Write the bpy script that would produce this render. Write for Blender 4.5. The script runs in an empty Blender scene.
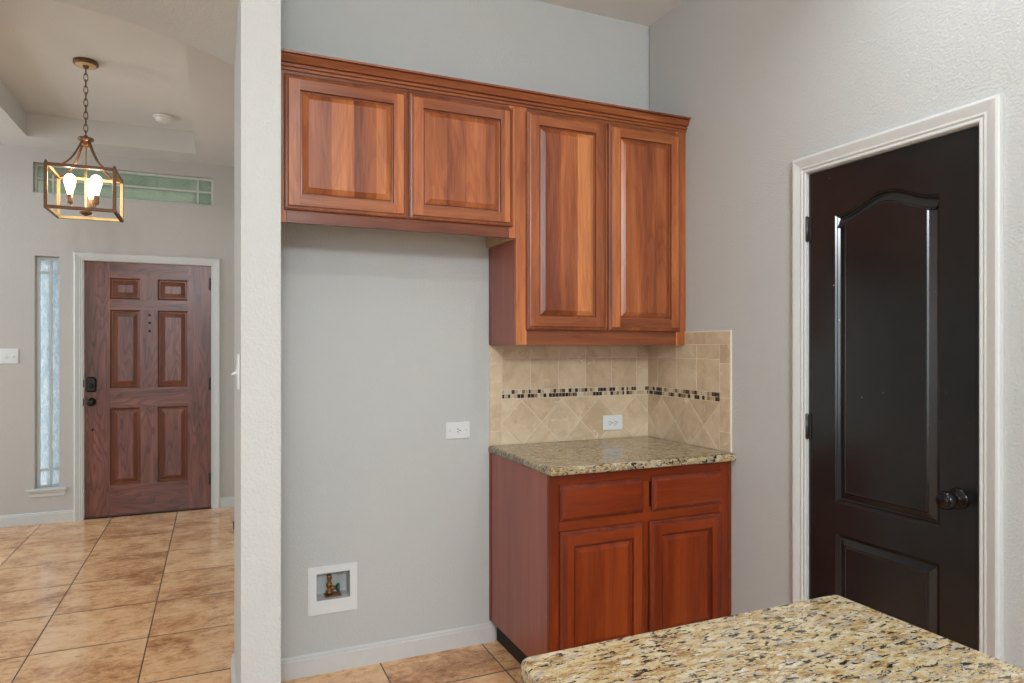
import bpy, bmesh, math, random
from mathutils import Vector, Matrix
R = math.radians
PI = math.pi
random.seed(7)
S = bpy.context.scene
C = S.collection

# ------------------------------------------------------------ camera, world, lights, exposure
cam_d = bpy.data.cameras.new('camera'); cam = bpy.data.objects.new('camera', cam_d); C.objects.link(cam)
cam.location = (0, 0, 1.375); cam.rotation_euler = (R(90), 0, R(-23.7))
cam_d.sensor_width = 36; cam_d.lens = 675/1024*36; cam_d.shift_y = 5.5/1024; cam_d.clip_start = .02
S.camera = cam
S.view_settings.view_transform = 'Standard'; S.view_settings.look = 'None'
S.view_settings.gamma = 1; S.view_settings.use_curve_mapping = False
S.view_settings.exposure = 0.22

world = bpy.data.worlds.new('daylight'); S.world = world; world.use_nodes = True
bg = world.node_tree.nodes['Background']; bg.inputs['Color'].default_value = (.81, .92, 1, 1); bg.inputs['Strength'].default_value = 1.05

def area(name, loc, target, size, power, color=(1, 1, 1), shape='RECTANGLE', sy=None, spread=180):
    d = bpy.data.lights.new(name, 'AREA'); d.shape = shape; d.size = size
    if sy: d.size_y = sy
    d.energy = power; d.color = color; d.spread = R(spread)
    o = bpy.data.objects.new(name, d); C.objects.link(o); o.location = loc
    o.rotation_euler = (Vector(target)-Vector(loc)).to_track_quat('-Z', 'Y').to_euler()
    return o
# recessed ceiling lamps of the kitchen (above and behind the camera), and daylight from the big windows behind
area('recessed_lamp', (.42, .35, 3.03), (.42, .35, 0), .16, 13, (.895, .955, 1), 'DISK')
area('recessed_lamp', (1.55, 1.25, 3.03), (1.55, 1.25, 0), .16, 5, (.895, .955, 1), 'DISK', spread=140)
cl = bpy.data.lights.new('unseen_fill_light', 'POINT'); cl.energy = 245; cl.color = (.865, .95, 1); cl.shadow_soft_size = .22
co = bpy.data.objects.new('unseen_fill_light', cl); C.objects.link(co); co.location = (-.3, -2.5, 2.75)      # unseen fill, added behind the camera to lift upper walls and ceiling
area('window_daylight', (-1.2, -4.2, 1.7), (.9, 2.5, 1.4), .8, 24, (.865, .95, 1), 'RECTANGLE', 1.6)
area('side_window_daylight', (-4.9, 1.2, 1.5), (1.5, 2.2, 1.2), 1.2, 16, (.865, .95, 1), 'RECTANGLE', 1.6)
sun = bpy.data.lights.new('sun', 'SUN'); sun.energy = 4.2; sun.angle = R(1); sun.color = (1, .97, .92)
so = bpy.data.objects.new('sun', sun); C.objects.link(so); so.rotation_euler = Vector((.85, .35, .75)).to_track_quat('Z', 'Y').to_euler()
area('foyer_daylight', (-3.6, 5.3, 2.0), (.3, 5.1, 1.8), 1.8, 40, (.86, .94, 1), 'RECTANGLE', 1.6)

# ------------------------------------------------------------ node helpers
class NT:
    def __init__(s, name):
        s.m = bpy.data.materials.new(name); s.m.use_nodes = True
        s.t = s.m.node_tree; s.b = s.t.nodes['Principled BSDF']
    def n(s, typ, **kw):
        x = s.t.nodes.new(typ)
        for k, v in kw.items():
            if k in ('operation', 'data_type', 'blend_type', 'feature', 'noise_dimensions', 'distance', 'interpolation_type', 'noise_type'): setattr(x, k, v)
        return x
    def l(s, a, b): s.t.links.new(a, b)
    def put(s, node, key, v):
        if hasattr(v, 'is_output'): s.l(v, node.inputs[key])
        else: node.inputs[key].default_value = v
    def math(s, op, a, b=None, c=None, clamp=False):
        x = s.n('ShaderNodeMath', operation=op); x.use_clamp = clamp
        s.put(x, 0, a)
        if b is not None: s.put(x, 1, b)
        if c is not None: s.put(x, 2, c)
        return x.outputs[0]
    def vmath(s, op, a, b):
        x = s.n('ShaderNodeVectorMath', operation=op); s.put(x, 0, a); s.put(x, 1, b); return x.outputs[0]
    def obj(s): return s.n('ShaderNodeTexCoord').outputs['Object']
    def rand(s): return s.n('ShaderNodeObjectInfo').outputs['Random']
    def sep(s, v):
        x = s.n('ShaderNodeSeparateXYZ'); s.put(x, 0, v); return x.outputs
    def comb(s, a, b, c):
        x = s.n('ShaderNodeCombineXYZ')
        for i, v in enumerate((a, b, c)): s.put(x, i, v)
        return x.outputs[0]
    def mapping(s, v, scale=(1, 1, 1), rot=(0, 0, 0)):
        x = s.n('ShaderNodeMapping'); s.put(x, 0, v); x.inputs['Scale'].default_value = scale; x.inputs['Rotation'].default_value = rot; return x.outputs[0]
    def noise(s, v, scale, detail=4, rough=.55, dist=0):
        x = s.n('ShaderNodeTexNoise'); s.put(x, 'Vector', v); x.inputs['Scale'].default_value = scale
        x.inputs['Detail'].default_value = detail; x.inputs['Roughness'].default_value = rough; x.inputs['Distortion'].default_value = dist
        return x.outputs['Fac']
    def white(s, v, dim='3D'):
        x = s.n('ShaderNodeTexWhiteNoise'); x.noise_dimensions = dim
        s.put(x, 'W' if dim == '1D' else 'Vector', v); return x.outputs['Value']
    def voro(s, v, scale, out='Distance', feature='F1'):
        x = s.n('ShaderNodeTexVoronoi', feature=feature); s.put(x, 'Vector', v); x.inputs['Scale'].default_value = scale; return x.outputs[out]
    def ramp(s, f, stops):
        x = s.n('ShaderNodeValToRGB'); s.put(x, 0, f); e = x.color_ramp.elements
        while len(e) < len(stops): e.new(.5)
        for i, (p, c) in enumerate(stops):
            e[i].position = p; e[i].color = (*c, 1) if len(c) == 3 else c
        return x.outputs[0]
    def step(s, f, a, b, lo=0., hi=1.):
        x = s.n('ShaderNodeMapRange'); x.interpolation_type = 'SMOOTHSTEP'; s.put(x, 0, f)
        for i, v in enumerate((a, b, lo, hi)): x.inputs[i+1].default_value = v
        return x.outputs[0]
    def mix(s, f, a, b, blend='MIX'):
        x = s.n('ShaderNodeMix', data_type='RGBA', blend_type=blend)
        s.put(x, 0, f)
        for k, v in ((6, a), (7, b)):
            if isinstance(v, tuple): v = (*v[:3], 1)
            s.put(x, k, v)
        return x.outputs[2]
    def bump(s, h, strength, dist):
        x = s.n('ShaderNodeBump'); s.put(x, 'Height', h); x.inputs['Strength'].default_value = strength; x.inputs['Distance'].default_value = dist
        s.l(x.outputs[0], s.b.inputs['Normal']); return x
    def set(s, color=None, rough=None, metal=None, spec=None, **kw):
        if color is not None: s.put(s.b, 'Base Color', (*color, 1) if isinstance(color, tuple) and len(color) == 3 else color)
        if rough is not None: s.put(s.b, 'Roughness', rough)
        if metal is not None: s.put(s.b, 'Metallic', metal)
        if spec is not None: s.put(s.b, 'Specular IOR Level', spec)
        for k, v in kw.items(): s.put(s.b, k, v)
        return s.m

def m_plain(name, col, rough=.5, metal=0., spec=.5, var=.06, scale=30, bump=0, bscale=200):
    t = NT(name); o = t.obj(); f = t.noise(o, scale, 3)
    a = tuple(c*(1-var) for c in col); b = tuple(min(1, c*(1+var)) for c in col)
    t.set(t.ramp(f, [(.3, a), (.7, b)]), rough, metal, spec)
    if bump: t.bump(t.noise(o, bscale, 3), bump, .002)
    return t.m

def m_wall(name, col, peel=.22, scale=105, dist=.004):
    t = NT(name); o = t.obj()
    f = t.noise(o, 1.3, 3); a = tuple(c*.975 for c in col); b = tuple(c*1.02 for c in col)
    t.set(t.ramp(f, [(.3, a), (.7, b)]), .72, 0, .25)
    h = t.math('ADD', t.step(t.noise(o, scale, 2, .5, .2), .35, .72), t.math('MULTIPLY', t.noise(o, scale*2.6, 2), .3))
    t.bump(h, peel, dist); return t.m

def m_wood(name, dark, mid, light, axis='Z', rough=.33, strips=.14, fig=.5, strip_w=.085, coat=.25, spec=.45):
    t = NT(name); o = t.obj(); r = t.rand()
    rv = t.comb(t.math('MULTIPLY', r, 31.), t.math('MULTIPLY', r, 17.), t.math('MULTIPLY', r, 23.))
    x, y, z = t.sep(t.vmath('ADD', o, rv))
    q = t.comb(x, y, z) if axis == 'Z' else (t.comb(z, y, x) if axis == 'X' else t.comb(x, z, y))
    broad = t.noise(t.mapping(q, (1, 1, .09)), 13, 5, .6, .3)
    fibre = t.noise(t.mapping(q, (1, 1, .025)), 260, 3, .6)
    cath = t.noise(t.mapping(q, (1, 1, .13)), 6.5, 2, .5, .2)
    saw = t.math('FRACT', t.math('MULTIPLY', cath, 17.))
    fg = t.step(saw, .45, .98)
    f = t.math('ADD', t.math('MULTIPLY', broad, .75), t.math('MULTIPLY', fibre, .25))
    f = t.math('SUBTRACT', f, t.math('MULTIPLY', fg, .16*fig))
    qx = t.sep(q)[0]
    st = t.white(t.math('FLOOR', t.math('DIVIDE', qx, strip_w)), '1D')
    f = t.math('ADD', f, t.math('MULTIPLY', t.math('SUBTRACT', st, .5), strips))
    col = t.ramp(f, [(.26, dark), (.5, mid), (.72, light)])
    t.set(col, rough, 0, spec)
    t.put(t.b, 'Coat Weight', coat); t.put(t.b, 'Coat Roughness', .22)
    t.bump(fibre, .06, .001); return t.m

def m_granite(name, rot=-28):
    t = NT(name); o = t.obj()
    q = t.mapping(o, (.95, 2.5, 1.7), (0, 0, R(rot)))
    off = lambda *v: t.vmath('ADD', q, tuple(float(a) for a in v))
    big = t.noise(q, 22, 7, .70, .5)
    col = t.ramp(big, [(.32, (0.1856, 0.1021, 0.03689)), (.42, (0.357, 0.2382, 0.1006)), (.50, (0.4712, 0.3675, 0.1945)), (.60, (0.5212, 0.4424, 0.2884)), (.72, (0.5426, 0.4832, 0.3689))])
    col = t.mix(t.step(t.noise(off(1, 4, 2), 34, 5, .68, .5), .53, .62), col, (0.5569, 0.5036, 0.4025))
    col = t.mix(t.math('MULTIPLY', t.step(t.noise(off(7, 3, 1), 30, 5, .7, .6), .54, .62), .85), col, (0.336, 0.3198, 0.301))
    col = t.mix(t.math('MULTIPLY', t.step(t.noise(off(2, 9, 4), 44, 3, .6, .6), .57, .66), .85), col, (0.2856, 0.164, 0.0602))
    zone = t.noise(off(4, 4, 9), 9, 2)
    bn = t.math('ADD', t.noise(off(5, 1, 8), 52, 5, .68, .6), t.math('MULTIPLY', t.math('SUBTRACT', zone, .5), .2))
    col = t.mix(t.step(bn, .540, .585), col, (.10, .085, .065))
    col = t.mix(t.step(bn, .575, .612), col, (.017, .016, .015))
    speck = t.step(t.noise(off(3, 2, 6), 150, 2, .5), .61, .67)
    col = t.mix(t.math('MULTIPLY', speck, .7), col, (.12, .09, .06))
    t.set(col, .16, 0, .5); return t.m

def m_floor(name):
    PX, PY, OX, OY = .4735, .4915, -.292, 2.637
    t = NT(name); o = t.obj(); x, y, z = t.sep(o)
    u = t.math('DIVIDE', t.math('SUBTRACT', x, OX), PX); v = t.math('DIVIDE', t.math('SUBTRACT', y, OY), PY)
    fu = t.math('FLOOR', u); fv = t.math('FLOOR', v)
    du = t.math('MULTIPLY', t.math('ABSOLUTE', t.math('SUBTRACT', u, t.math('ROUND', u))), PX)
    dv = t.math('MULTIPLY', t.math('ABSOLUTE', t.math('SUBTRACT', v, t.math('ROUND', v))), PY)
    tr = t.white(t.comb(fu, fv, 0.))
    off = t.comb(t.math('MULTIPLY', tr, 13.), t.math('MULTIPLY', tr, 29.), t.math('MULTIPLY', tr, 5.))
    q = t.mapping(t.vmath('ADD', o, off), (1, 1.35, 1), (0, 0, R(-9)))
    a = t.noise(q, 3.4, 10, .68, .5); b = t.noise(t.mapping(q, (1, 1.5, 1)), 17, 7, .72, .5); fine = t.noise(t.mapping(q, (1, 1.5, 1)), 62, 5, .7)
    f = t.math('ADD', t.math('ADD', t.math('MULTIPLY', a, .54), t.math('MULTIPLY', b, .28)), t.math('MULTIPLY', fine, .18))
    f = t.math('ADD', f, t.math('MULTIPLY', t.math('SUBTRACT', tr, .5), .05))
    col = t.ramp(f, [(.38, (0.3591, 0.1525, 0.0594)), (.45, (0.6118, 0.3172, 0.1458)), (.52, (0.8512, 0.5124, 0.27)), (.62, (0.95, 0.6588, 0.3888))])
    vein = t.math('ABSOLUTE', t.math('SUBTRACT', t.noise(t.vmath('ADD', q, (3., 3., 0.)), 5, 6, .68, .9), .5))
    vm = t.math('MULTIPLY', t.step(vein, .0, .012, 1., 0.), t.step(b, .50, .38))
    col = t.mix(t.math('MULTIPLY', vm, .7), col, (.17, .08, .035))
    g1 = t.step(du, .0018, .0036, 1., 0.); g2 = t.step(dv, .0026, .0056, 1., 0.)
    col = t.mix(g1, col, (.045, .026, .015)); col = t.mix(t.math('MULTIPLY', g2, .97), col, (.085, .045, .025))
    g = t.math('MAXIMUM', g1, g2)
    t.set(col, t.math('ADD', t.math('MULTIPLY', g, .4), t.math('ADD', .11, t.math('MULTIPLY', b, .1))), 0, .5)
    t.bump(t.math('MULTIPLY', g, -1.), .4, .002)
    return t.m

def m_tile(name):
    t = NT(name); o = t.obj()
    at = t.n('ShaderNodeAttribute'); at.attribute_name = 'tone'; k = at.outputs['Fac']
    q = t.vmath('ADD', o, t.comb(t.math('MULTIPLY', k, 31.), t.math('MULTIPLY', k, 13.), t.math('MULTIPLY', k, 7.)))
    f = t.math('ADD', t.math('MULTIPLY', t.noise(q, 11, 6, .65, .6), .8), t.math('MULTIPLY', k, .2))
    col = t.ramp(f, [(.34, (0.5311, 0.3976, 0.2561)), (.52, (0.6497, 0.5096, 0.3488)), (.70, (0.7345, 0.6048, 0.436))])
    col = t.mix(t.step(t.noise(q, 26, 4, .6, 1.), .62, .70), col, (0.7684, 0.6496, 0.4905))
    t.set(col, .38, 0, .4); t.bump(t.noise(q, 90, 3), .1, .002); return t.m

def m_mosaic(name):
    t = NT(name); at = t.n('ShaderNodeAttribute'); at.attribute_name = 'tone'
    x = t.n('ShaderNodeValToRGB'); t.l(at.outputs['Fac'], x.inputs[0]); x.color_ramp.interpolation = 'CONSTANT'
    cols = [(.0, (.05, .022, .012)), (.32, (.11, .052, .026)), (.46, (.30, .18, .09)), (.58, (.52, .40, .27)), (.8, (.66, .56, .42))]
    e = x.color_ramp.elements
    while len(e) < 5: e.new(.5)
    for i, (p, c) in enumerate(cols): e[i].position = p; e[i].color = (*c, 1)
    t.set(x.outputs[0], .25, 0, .5); return t.m

def m_blackdoor(name):
    t = NT(name); o = t.obj(); x, y, z = t.sep(o)
    g = t.noise(t.comb(x, y, t.math('MULTIPLY', z, .03)), 210, 3, .6)
    smear = t.noise(o, 2.6, 1.5, .4, .2)
    scuff = t.math('MULTIPLY', t.step(t.noise(t.vmath('ADD', o, (3., 0., 0.)), 60, 2), .735, .76), t.step(t.noise(o, 2.2, 2), .48, .6))
    col = t.ramp(smear, [(.3, (.0085, .0083, .0086)), (.75, (.016, .0155, .016))])
    col = t.mix(scuff, col, (.4, .38, .36))
    t.set(col, .22, 0, .6); t.bump(g, .06, .0006); return t.m

def m_glass(name, tint, streak, clear, sc=(1, 1, .12), scale=60, dark=(.5, .68, .8)):
    """textured window glass: scatters most of the daylight, lets some of the view through"""
    t = NT(name); o = t.obj(); out = t.t.nodes['Material Output']
    f = t.noise(t.mapping(o, sc), scale, 4, .65, 1.2)
    col = t.mix(t.step(f, .40, .66), tuple(dark), tuple(tint)) if streak else t.ramp(f, [(.3, tint), (.7, tint)])
    tr = t.n('ShaderNodeBsdfTranslucent'); t.l(col, tr.inputs[0])
    tp = t.n('ShaderNodeBsdfTransparent'); t.l(col, tp.inputs[0])
    gl = t.n('ShaderNodeBsdfGlossy'); gl.inputs['Roughness'].default_value = .12
    m1 = t.n('ShaderNodeMixShader'); m1.inputs[0].default_value = clear; t.l(tr.outputs[0], m1.inputs[1]); t.l(tp.outputs[0], m1.inputs[2])
    fr = t.n('ShaderNodeFresnel'); fr.inputs[0].default_value = 1.45
    m2 = t.n('ShaderNodeMixShader'); t.l(fr.outputs[0], m2.inputs[0]); t.l(m1.outputs[0], m2.inputs[1]); t.l(gl.outputs[0], m2.inputs[2])
    t.l(m2.outputs[0], out.inputs['Surface']); return t.m

def m_bulb(name, col, strength):
    t = NT(name); t.set((.9, .8, .6), .1); f = t.noise(t.obj(), 8, 1)
    t.put(t.b, 'Emission Color', t.ramp(f, [(.3, col), (.7, col)])); t.put(t.b, 'Emission Strength', strength)
    out = t.t.nodes['Material Output']; tp = t.n('ShaderNodeBsdfTransparent'); mx = t.n('ShaderNodeMixShader'); mx.inputs[0].default_value = .5
    t.l(tp.outputs[0], mx.inputs[1]); t.l(t.b.outputs[0], mx.inputs[2]); t.l(mx.outputs[0], out.inputs['Surface']); return t.m

WALL = (.545, .557, .545)
M = dict(
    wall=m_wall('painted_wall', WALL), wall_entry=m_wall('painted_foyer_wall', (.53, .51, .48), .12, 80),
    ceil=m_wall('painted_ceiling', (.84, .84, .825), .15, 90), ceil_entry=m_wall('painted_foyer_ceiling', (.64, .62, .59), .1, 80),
    stub=m_wall('painted_stub_wall', (.565, .577, .565), .36, 110, .003),
    rwall=m_wall('painted_right_wall', WALL, .36, 115, .003),
    trim=m_plain('trim_paint', (.635, .65, .635), .38, var=.02), base=m_plain('baseboard_paint', (.61, .62, .61), .4, var=.02),
    floor=m_floor('floor_tile'), granite=m_granite('granite'),
    tile=m_tile('travertine_tile'), grout=m_plain('grout', (.74, .67, .55), .8), mosaic=m_mosaic('mosaic_glass'),
    up_v=m_wood('cherry_vertical', (0.1714, 0.04051, 0.01454), (0.4024, 0.1157, 0.03634), (0.6409, 0.2388, 0.07752), strips=.34, fig=.3, coat=.06),
    up_h=m_wood('cherry_horizontal', (0.126, 0.02974, 0.0114), (0.3, 0.08466, 0.0266), (0.48, 0.1716, 0.0551), 'X', strips=.05, fig=.3, coat=.06),
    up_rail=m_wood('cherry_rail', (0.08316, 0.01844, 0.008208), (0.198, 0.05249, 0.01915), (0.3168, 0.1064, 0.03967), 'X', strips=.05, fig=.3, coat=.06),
    up_edge=m_wood('cherry_edge', (0.108, 0.02517, 0.0095), (0.24, 0.06406, 0.01995), (0.372, 0.1201, 0.0361), strips=0, fig=.2, coat=.15),
    lo_v=m_wood('red_cherry_vertical', (0.1048, 0.01364, 0.003234), (0.2173, 0.031, 0.00566), (0.3182, 0.0589, 0.01011), strips=.22, fig=.2, coat=.03, spec=.28),
    lo_h=m_wood('red_cherry_horizontal', (0.1048, 0.01364, 0.003234), (0.2096, 0.02976, 0.00566), (0.3027, 0.0558, 0.01011), 'X', strips=.03, fig=.2, coat=.03, spec=.28),
    lo_edge=m_wood('red_cherry_edge', (0.07268, 0.009548, 0.00297), (0.1615, 0.02319, 0.00594), (0.2422, 0.04365, 0.0099), strips=0, fig=.2, coat=.15),
    side=m_wood('cherry_side_panel', (0.244, 0.0644, 0.0396), (0.3172, 0.08832, 0.05632), (0.3904, 0.115, 0.0748), strips=.02, fig=.1, rough=.42),
    raw=m_wood('raw_wood_edge', (.38, .27, .16), (.47, .35, .22), (.55, .42, .28), strips=0, fig=.2, coat=0, rough=.6),
    kick=m_plain('toe_kick', (.018, .011, .008), .7),
    oak_v=m_wood('oak_vertical', (0.0621, 0.01706, 0.01037), (0.1677, 0.04988, 0.0311), (0.2918, 0.1116, 0.07517), strips=0, fig=.9, rough=.34, coat=.14),
    oak_h=m_wood('oak_horizontal', (0.0621, 0.01706, 0.01037), (0.1677, 0.04988, 0.0311), (0.2918, 0.1116, 0.07517), 'X', strips=0, fig=.9, rough=.34, coat=.14),
    oak_mould=m_wood('oak_moulding', (0.06, 0.0168, 0.0078), (0.15, 0.0406, 0.0156), (0.2475, 0.0756, 0.0273), strips=0, fig=.4, rough=.3),
    black=m_blackdoor('black_door_paint'),
    bronze=m_plain('oil_rubbed_bronze', (.022, .018, .015), .32, .7), steel=m_plain('dark_steel', (.10, .10, .10), .3, .8), blackmetal=m_plain('black_metal', (.012, .012, .013), .07, .5),
    lantern=m_plain('lantern_bronze', (.165, .072, .030), .42, .35, var=.2, scale=60), socket=m_plain('socket_bronze', (.30, .17, .09), .4, .4),
    gold=m_plain('lantern_gold', (.66, .47, .22), .4, .1), bulb=m_bulb('bulb_glow', (1, .80, .50), 5.),
    white=m_plain('white_plastic', (.735, .755, .755), .3, var=.01), dark=m_plain('dark_slot', (.02, .02, .02), .6),
    boxin=m_plain('box_plastic', (.50, .51, .50), .45, var=.1), brass=m_plain('brass', (.26, .13, .045), .4, .6, var=.4, scale=90),
    teal=m_plain('teal_handle', (.012, .085, .075), .4), smoke=m_plain('detector_plastic', (.70, .68, .64), .4, var=.01),
    vinyl=m_plain('vinyl_frame', (.63, .625, .60), .4, var=.02), dirty=m_plain('worn_frame_paint', (.62, .65, .60), .5, var=.06),
    rain=m_glass('rain_glass', (1., 1., 1.), True, .32, (1, 1, .35), 62, (.66, .76, .82)), frost=m_glass('frosted_glass', (.60, .63, .53), True, .36, (1, 1, 1), 90, (.48, .53, .45)),
    leaf=m_plain('leaves', (.10, .20, .055), .6, var=.6, scale=4), bark=m_plain('bark', (.12, .08, .05), .9, var=.3), lawn=m_plain('concrete', (.62, .61, .58), .9, var=.4, scale=6),
)

# ------------------------------------------------------------ mesh helpers
def new(): return bmesh.new()
def box(bm, x0, x1, y0, y1, z0, z1, mi=0, bev=0):
    vs = [bm.verts.new(p) for p in ((x0, y0, z0), (x1, y0, z0), (x1, y1, z0), (x0, y1, z0), (x0, y0, z1), (x1, y0, z1), (x1, y1, z1), (x0, y1, z1))]
    fs = [bm.faces.new([vs[i] for i in q]) for q in ((3, 2, 1, 0), (4, 5, 6, 7), (0, 1, 5, 4), (1, 2, 6, 5), (2, 3, 7, 6), (3, 0, 4, 7))]
    for f in fs: f.material_index = mi
    if bev:
        es = list({e for f in fs for e in f.edges})
        r = bmesh.ops.bevel(bm, geom=es, offset=bev, segments=2, profile=.5, affect='EDGES')
        for f in r['faces']: f.material_index = mi
    return fs
def loft(bm, rings, mi=0, caps=True, closed=True, smooth=False):
    V = [[bm.verts.new(p) for p in r] for r in rings]; n = len(V[0])
    for a, b in zip(V, V[1:]):
        for i in range(n if closed else n-1):
            j = (i+1) % n
            f = bm.faces.new((a[i], a[j], b[j], b[i])); f.material_index = mi; f.smooth = smooth
    if caps:
        for r in (V[0][::-1], V[-1]):
            f = bm.faces.new(r); f.material_index = mi
    return V
def lathe(bm, prof, c=(0, 0, 0), axis='Z', n=28, mi=0, smooth=True):
    """prof: (radius, height along axis)"""
    rings = []
    for r, h in prof:
        ring = []
        for i in range(n):
            a = 2*PI*i/n; p = (max(r, 1e-4)*math.cos(a), max(r, 1e-4)*math.sin(a), h)
            if axis == 'Y': p = (p[0], p[2], -p[1])
            if axis == 'X': p = (p[2], p[0], p[1])
            ring.append((p[0]+c[0], p[1]+c[1], p[2]+c[2]))
        rings.append(ring)
    return loft(bm, rings, mi, True, True, smooth)
def sweep(bm, pts, prof, up=(0, 0, 1), mi=0, smooth=False):
    """prof: list of (side, up) offsets swept along pts"""
    rings = []
    for i, p in enumerate(pts):
        d = (Vector(pts[min(i+1, len(pts)-1)])-Vector(pts[max(i-1, 0)])).normalized()
        s = d.cross(Vector(up)).normalized(); u = s.cross(d)
        rings.append([Vector(p)+s*a+u*b for a, b in prof])
    loft(bm, rings, mi, True, True, smooth)
def circ(r, n=10): return [(r*math.cos(2*PI*i/n), r*math.sin(2*PI*i/n)) for i in range(n)]
def obj(name, bm, mats, parent=None, loc=(0, 0, 0), rot=(0, 0, 0), fix=True):
    if fix: bmesh.ops.recalc_face_normals(bm, faces=bm.faces)
    me = bpy.data.meshes.new(name); bm.to_mesh(me); bm.free()
    for m in (mats if isinstance(mats, (list, tuple)) else [mats]): me.materials.append(M[m])
    o = bpy.data.objects.new(name, me); C.objects.link(o); o.location = loc; o.rotation_euler = rot
    if parent: o.parent = parent
    return o
def thing(name, label, cat, loc=(0, 0, 0), rz=0, group=None):
    o = bpy.data.objects.new(name, None); C.objects.link(o); o.location = loc; o.rotation_euler = (0, 0, rz); o.empty_display_size = .1
    return tag(o, label, cat, group)
def tag(o, label, cat, group=None, kind=None):
    o['label'] = label; o['category'] = cat
    if group: o['group'] = group
    if kind: o['kind'] = kind
    return o
def struct(name, bm, mats, label=None, cat=None, **kw):
    o = obj(name, bm, mats, **kw); o['kind'] = 'structure'
    if label: o['label'] = label; o['category'] = cat
    return o

def inset(P, d):
    n = len(P); out = []
    for i in range(n):
        a, b, c = Vector(P[i-1]), Vector(P[i]), Vector(P[(i+1) % n])
        e1 = (b-a).normalized(); e2 = (c-b).normalized()
        n1 = Vector((-e1.y, e1.x)); n2 = Vector((-e2.y, e2.x))
        out.append(b+(n1+n2)*(d/max(.25, 1+n1.dot(n2))))
    return out
def rings_in(bm, P, prof, mats, cap_m):
    """nested outlines (inset, depth); last one capped. local x,z in the panel plane, y into the thing"""
    prev = None
    for k, (d, y) in enumerate(prof):
        L = [bm.verts.new((p[0], y, p[1])) for p in (inset(P, d) if d else P)]
        if prev:
            for i in range(len(L)):
                j = (i+1) % len(L); f = bm.faces.new((prev[i], prev[j], L[j], L[i])); f.material_index = mats[min(k-1, len(mats)-1)]
        prev = L
    f = bm.faces.new(prev); f.material_index = cap_m
def rect(x0, x1, z0, z1): return [(x0, z0), (x1, z0), (x1, z1), (x0, z1)]
def slab(bm, w, h, t, outer, holes, prof, ring_m=(2,), cap_m=0, m_v=0, m_h=1, m_edge=2):
    """framed slab, front at y=0 facing -y: outer edge profile, rectangular sunk or raised panels, stiles and rails"""
    b = outer[-1][0]; P = rect(0, w, 0, h); prev = None
    for d, y in outer:
        L = [bm.verts.new((p[0], y, p[1])) for p in (inset(P, d) if d else P)]
        if prev:
            for i in range(4): f = bm.faces.new((prev[i], prev[(i+1) % 4], L[(i+1) % 4], L[i])); f.material_index = m_edge
        else:
            f = bm.faces.new(L[::-1]); f.material_index = m_edge
        prev = L
    xs = sorted({b, w-b} | {x for q in holes for x in q[:2]}); zs = sorted({b, h-b} | {z for q in holes for z in q[2:]})
    hx0 = min([q[0] for q in holes], default=w); hx1 = max([q[1] for q in holes], default=0)
    y0 = outer[-1][1]
    for i in range(len(xs)-1):
        for j in range(len(zs)-1):
            cx, cz = (xs[i]+xs[i+1])/2, (zs[j]+zs[j+1])/2
            if any(q[0] < cx < q[1] and q[2] < cz < q[3] for q in holes): continue
            stile = cx < hx0 or cx > hx1 or (any(q[2] < cz < q[3] for q in holes))
            f = bm.faces.new([bm.verts.new((x, y0, z)) for x, z in ((xs[i], zs[j]), (xs[i+1], zs[j]), (xs[i+1], zs[j+1]), (xs[i], zs[j+1]))])
            f.material_index = m_v if (stile and holes) else (m_h if holes else cap_m)
    for q in holes: rings_in(bm, rect(*q), [(d, y+y0) for d, y in prof], ring_m, cap_m)
    bmesh.ops.remove_doubles(bm, verts=bm.verts, dist=1e-5)
def wall_holes(bm, x0, x1, z0, z1, y0, y1, holes, mi=0):
    """wall slab in the x-z plane between y0 and y1 with rectangular openings cut through"""
    xs = sorted({x0, x1} | {v for h in holes for v in h[:2]}); zs = sorted({z0, z1} | {v for h in holes for v in h[2:]})
    ins = lambda cx, cz: any(h[0] < cx < h[1] and h[2] < cz < h[3] for h in holes)
    solid = lambda i, j: 0 <= i < len(xs)-1 and 0 <= j < len(zs)-1 and not ins((xs[i]+xs[i+1])/2, (zs[j]+zs[j+1])/2)
    q = lambda pts: bm.faces.new([bm.verts.new(p) for p in pts])
    for i in range(len(xs)-1):
        for j in range(len(zs)-1):
            if not solid(i, j): continue
            a, b, c, d = xs[i], xs[i+1], zs[j], zs[j+1]
            q([(a, y0, c), (b, y0, c), (b, y0, d), (a, y0, d)]); q([(a, y1, d), (b, y1, d), (b, y1, c), (a, y1, c)])
            if not solid(i-1, j): q([(a, y0, c), (a, y0, d), (a, y1, d), (a, y1, c)])
            if not solid(i+1, j): q([(b, y0, d), (b, y0, c), (b, y1, c), (b, y1, d)])
            if not solid(i, j-1): q([(b, y0, c), (a, y0, c), (a, y1, c), (b, y1, c)])
            if not solid(i, j+1): q([(a, y0, d), (b, y0, d), (b, y1, d), (a, y1, d)])
    bmesh.ops.remove_doubles(bm, verts=bm.verts, dist=1e-5)

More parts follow.
